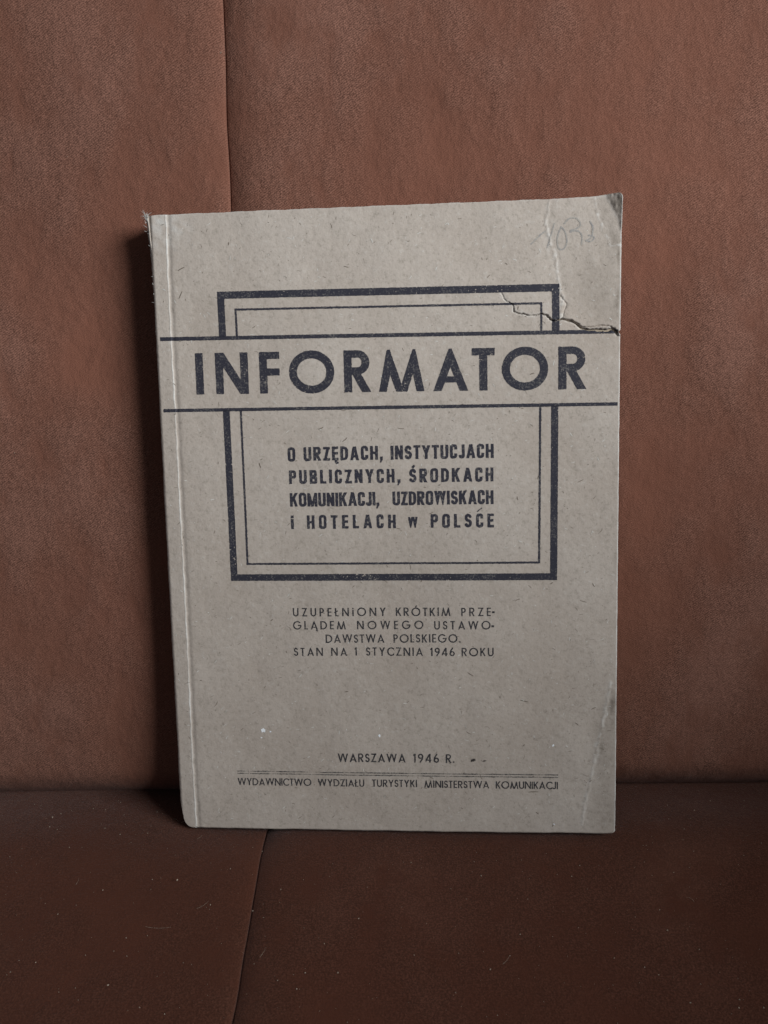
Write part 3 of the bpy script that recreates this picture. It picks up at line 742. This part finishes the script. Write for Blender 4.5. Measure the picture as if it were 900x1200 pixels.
# frayed fibres at the head of the spine and along the left edge
def tubes(name, lines, rad, mat, parent):
    VT, FC = [], []
    for pts in lines:
        pts = np.array(pts); b = len(VT); n = len(pts)
        for q, p in enumerate(pts):
            tdir = pts[min(q + 1, n - 1)] - pts[max(q - 1, 0)]; tdir /= np.linalg.norm(tdir) + 1e-12
            e1 = np.cross(tdir, [0.3, 0.5, 0.8]); e1 /= np.linalg.norm(e1) + 1e-12; e2 = np.cross(tdir, e1)
            rr = rad * (1 - 0.6 * q / (n - 1))
            for k in range(4):
                an = k * math.pi / 2; VT.append(p + (e1 * math.cos(an) + e2 * math.sin(an)) * rr)
        for q in range(n - 1):
            for k in range(4):
                FC.append((b + q * 4 + k, b + q * 4 + (k + 1) % 4, b + q * 4 + 4 + (k + 1) % 4, b + q * 4 + 4 + k))
        FC.append((b + 3, b + 2, b + 1, b)); e = b + 4 * (n - 1); FC.append((e, e + 1, e + 2, e + 3))
    return mesh_obj(name, np.array(VT), FC, mat, parent)
lines = []
for k in range(40):
    if k < 26: u, v, du, dv, L = rng.uniform(-1.3, -.3), H - rng.uniform(0, 2.0), rng.normal(-.25, .5), rng.normal(.9, .4), rng.uniform(.5, 1.6)
    elif k < 33: u, v, du, dv, L = rng.uniform(-1.5, -.9), H - rng.uniform(2, 5), rng.normal(-.7, .4), rng.normal(.3, .6), rng.uniform(.3, 1.3)
    else:
        v = H - rng.uniform(5, 40); u = float(inset_left(np.array([v]))[0]) + .2; du, dv, L = rng.normal(-.8, .3), rng.normal(.2, .6), rng.uniform(.25, .55)
    h = -rng.uniform(0, .7); pts = []
    dh = rng.normal(0, .3)
    for q in range(5):
        pts.append(w3(np.array([u]), np.array([v]), np.array([h]))[0])
        u += du * L / 4; v += dv * L / 4; h += dh * L / 4; du += rng.normal(0, .3); dv += rng.normal(0, .3)
    lines.append(pts)
fr = tubes('frayed_fibre', lines, 0.00011, M_FRAY, book); fr['kind'] = 'stuff'

# ------------------------------------------------------------------ lint and dust caught in the velour
def back_y(x, z): return YB + z * math.tan(LEAN)
VT, FC = [], []
def speck(p, r):
    b = len(VT); q = rng.normal(size=(6, 3)) * .25
    base = np.array([[1, 0, 0], [-1, 0, 0], [0, 1, 0], [0, -1, 0], [0, 0, 1], [0, 0, -1]], float)
    for v in (base + q) * r: VT.append(np.array(p) + v)
    for f in ((0, 2, 4), (2, 1, 4), (1, 3, 4), (3, 0, 4), (2, 0, 5), (1, 2, 5), (3, 1, 5), (0, 3, 5)): FC.append(tuple(b + i for i in f))
for k in range(560):
    x, y = rng.uniform(-.13, .13), rng.uniform(-.085, .022)
    if abs(x) < .075 and y > -.006 - .06 * x: continue
    z = float(seat_z(np.array(x), np.array(y)))
    speck((x, y, z + .0001), 0.00008 + 0.00016 * rng.uniform() ** 3.5)
for k in range(40):
    x, z = rng.uniform(-.13, .13), rng.uniform(.012, .28)
    if -.075 < x < .075 and z < .2: continue
    speck((x, back_y(x, z) - .0002, z), 0.00006 + 0.0001 * rng.uniform() ** 3)
for p, r in (((-.0497, .0672, .2435), .00042), ((-.0350, -.0245, .0004), .0003), ((-.068, -.020, .0004), .00030), ((-.078, -.058, .0003), .0003)): speck(p, r)
lint = mesh_obj('dust', np.array(VT), FC, M_LINT, None)
lint['kind'] = 'stuff'; lint['label'] = 'pale specks of dust scattered over the brown velour'; lint['category'] = 'dust'
lines = []
for (x, y, a, L, cv) in ((-.074, -.036, -.35, .009, .8), (-.0385, -.047, .9, .004, .8), (-.066, .000, .3, .003, 2.0), (-.0745, .009, 2.2, .004, 1.5), (-.0735, .0085, .6, .003, -2), (.03, -.05, .5, .004, 1), (.09, -.03, 2, .003, 1.2), (-.10, -.02, 1.2, .003, 1), (-.06, -.03, .2, .005, 1.4)):
    pts = []
    for q in range(8):
        pts.append((x, y, float(seat_z(np.array(x), np.array(y))) + .00022 + .0002 * math.sin(q * .45)))
        x += math.cos(a) * L / 8; y += math.sin(a) * L / 8; a += cv / 8
    lines.append(pts)
hair = tubes('lint', lines, 0.000036, M_LINT, None)
hair['kind'] = 'stuff'; hair['label'] = 'fine pale lint threads lying on the brown velour seat'; hair['category'] = 'lint'
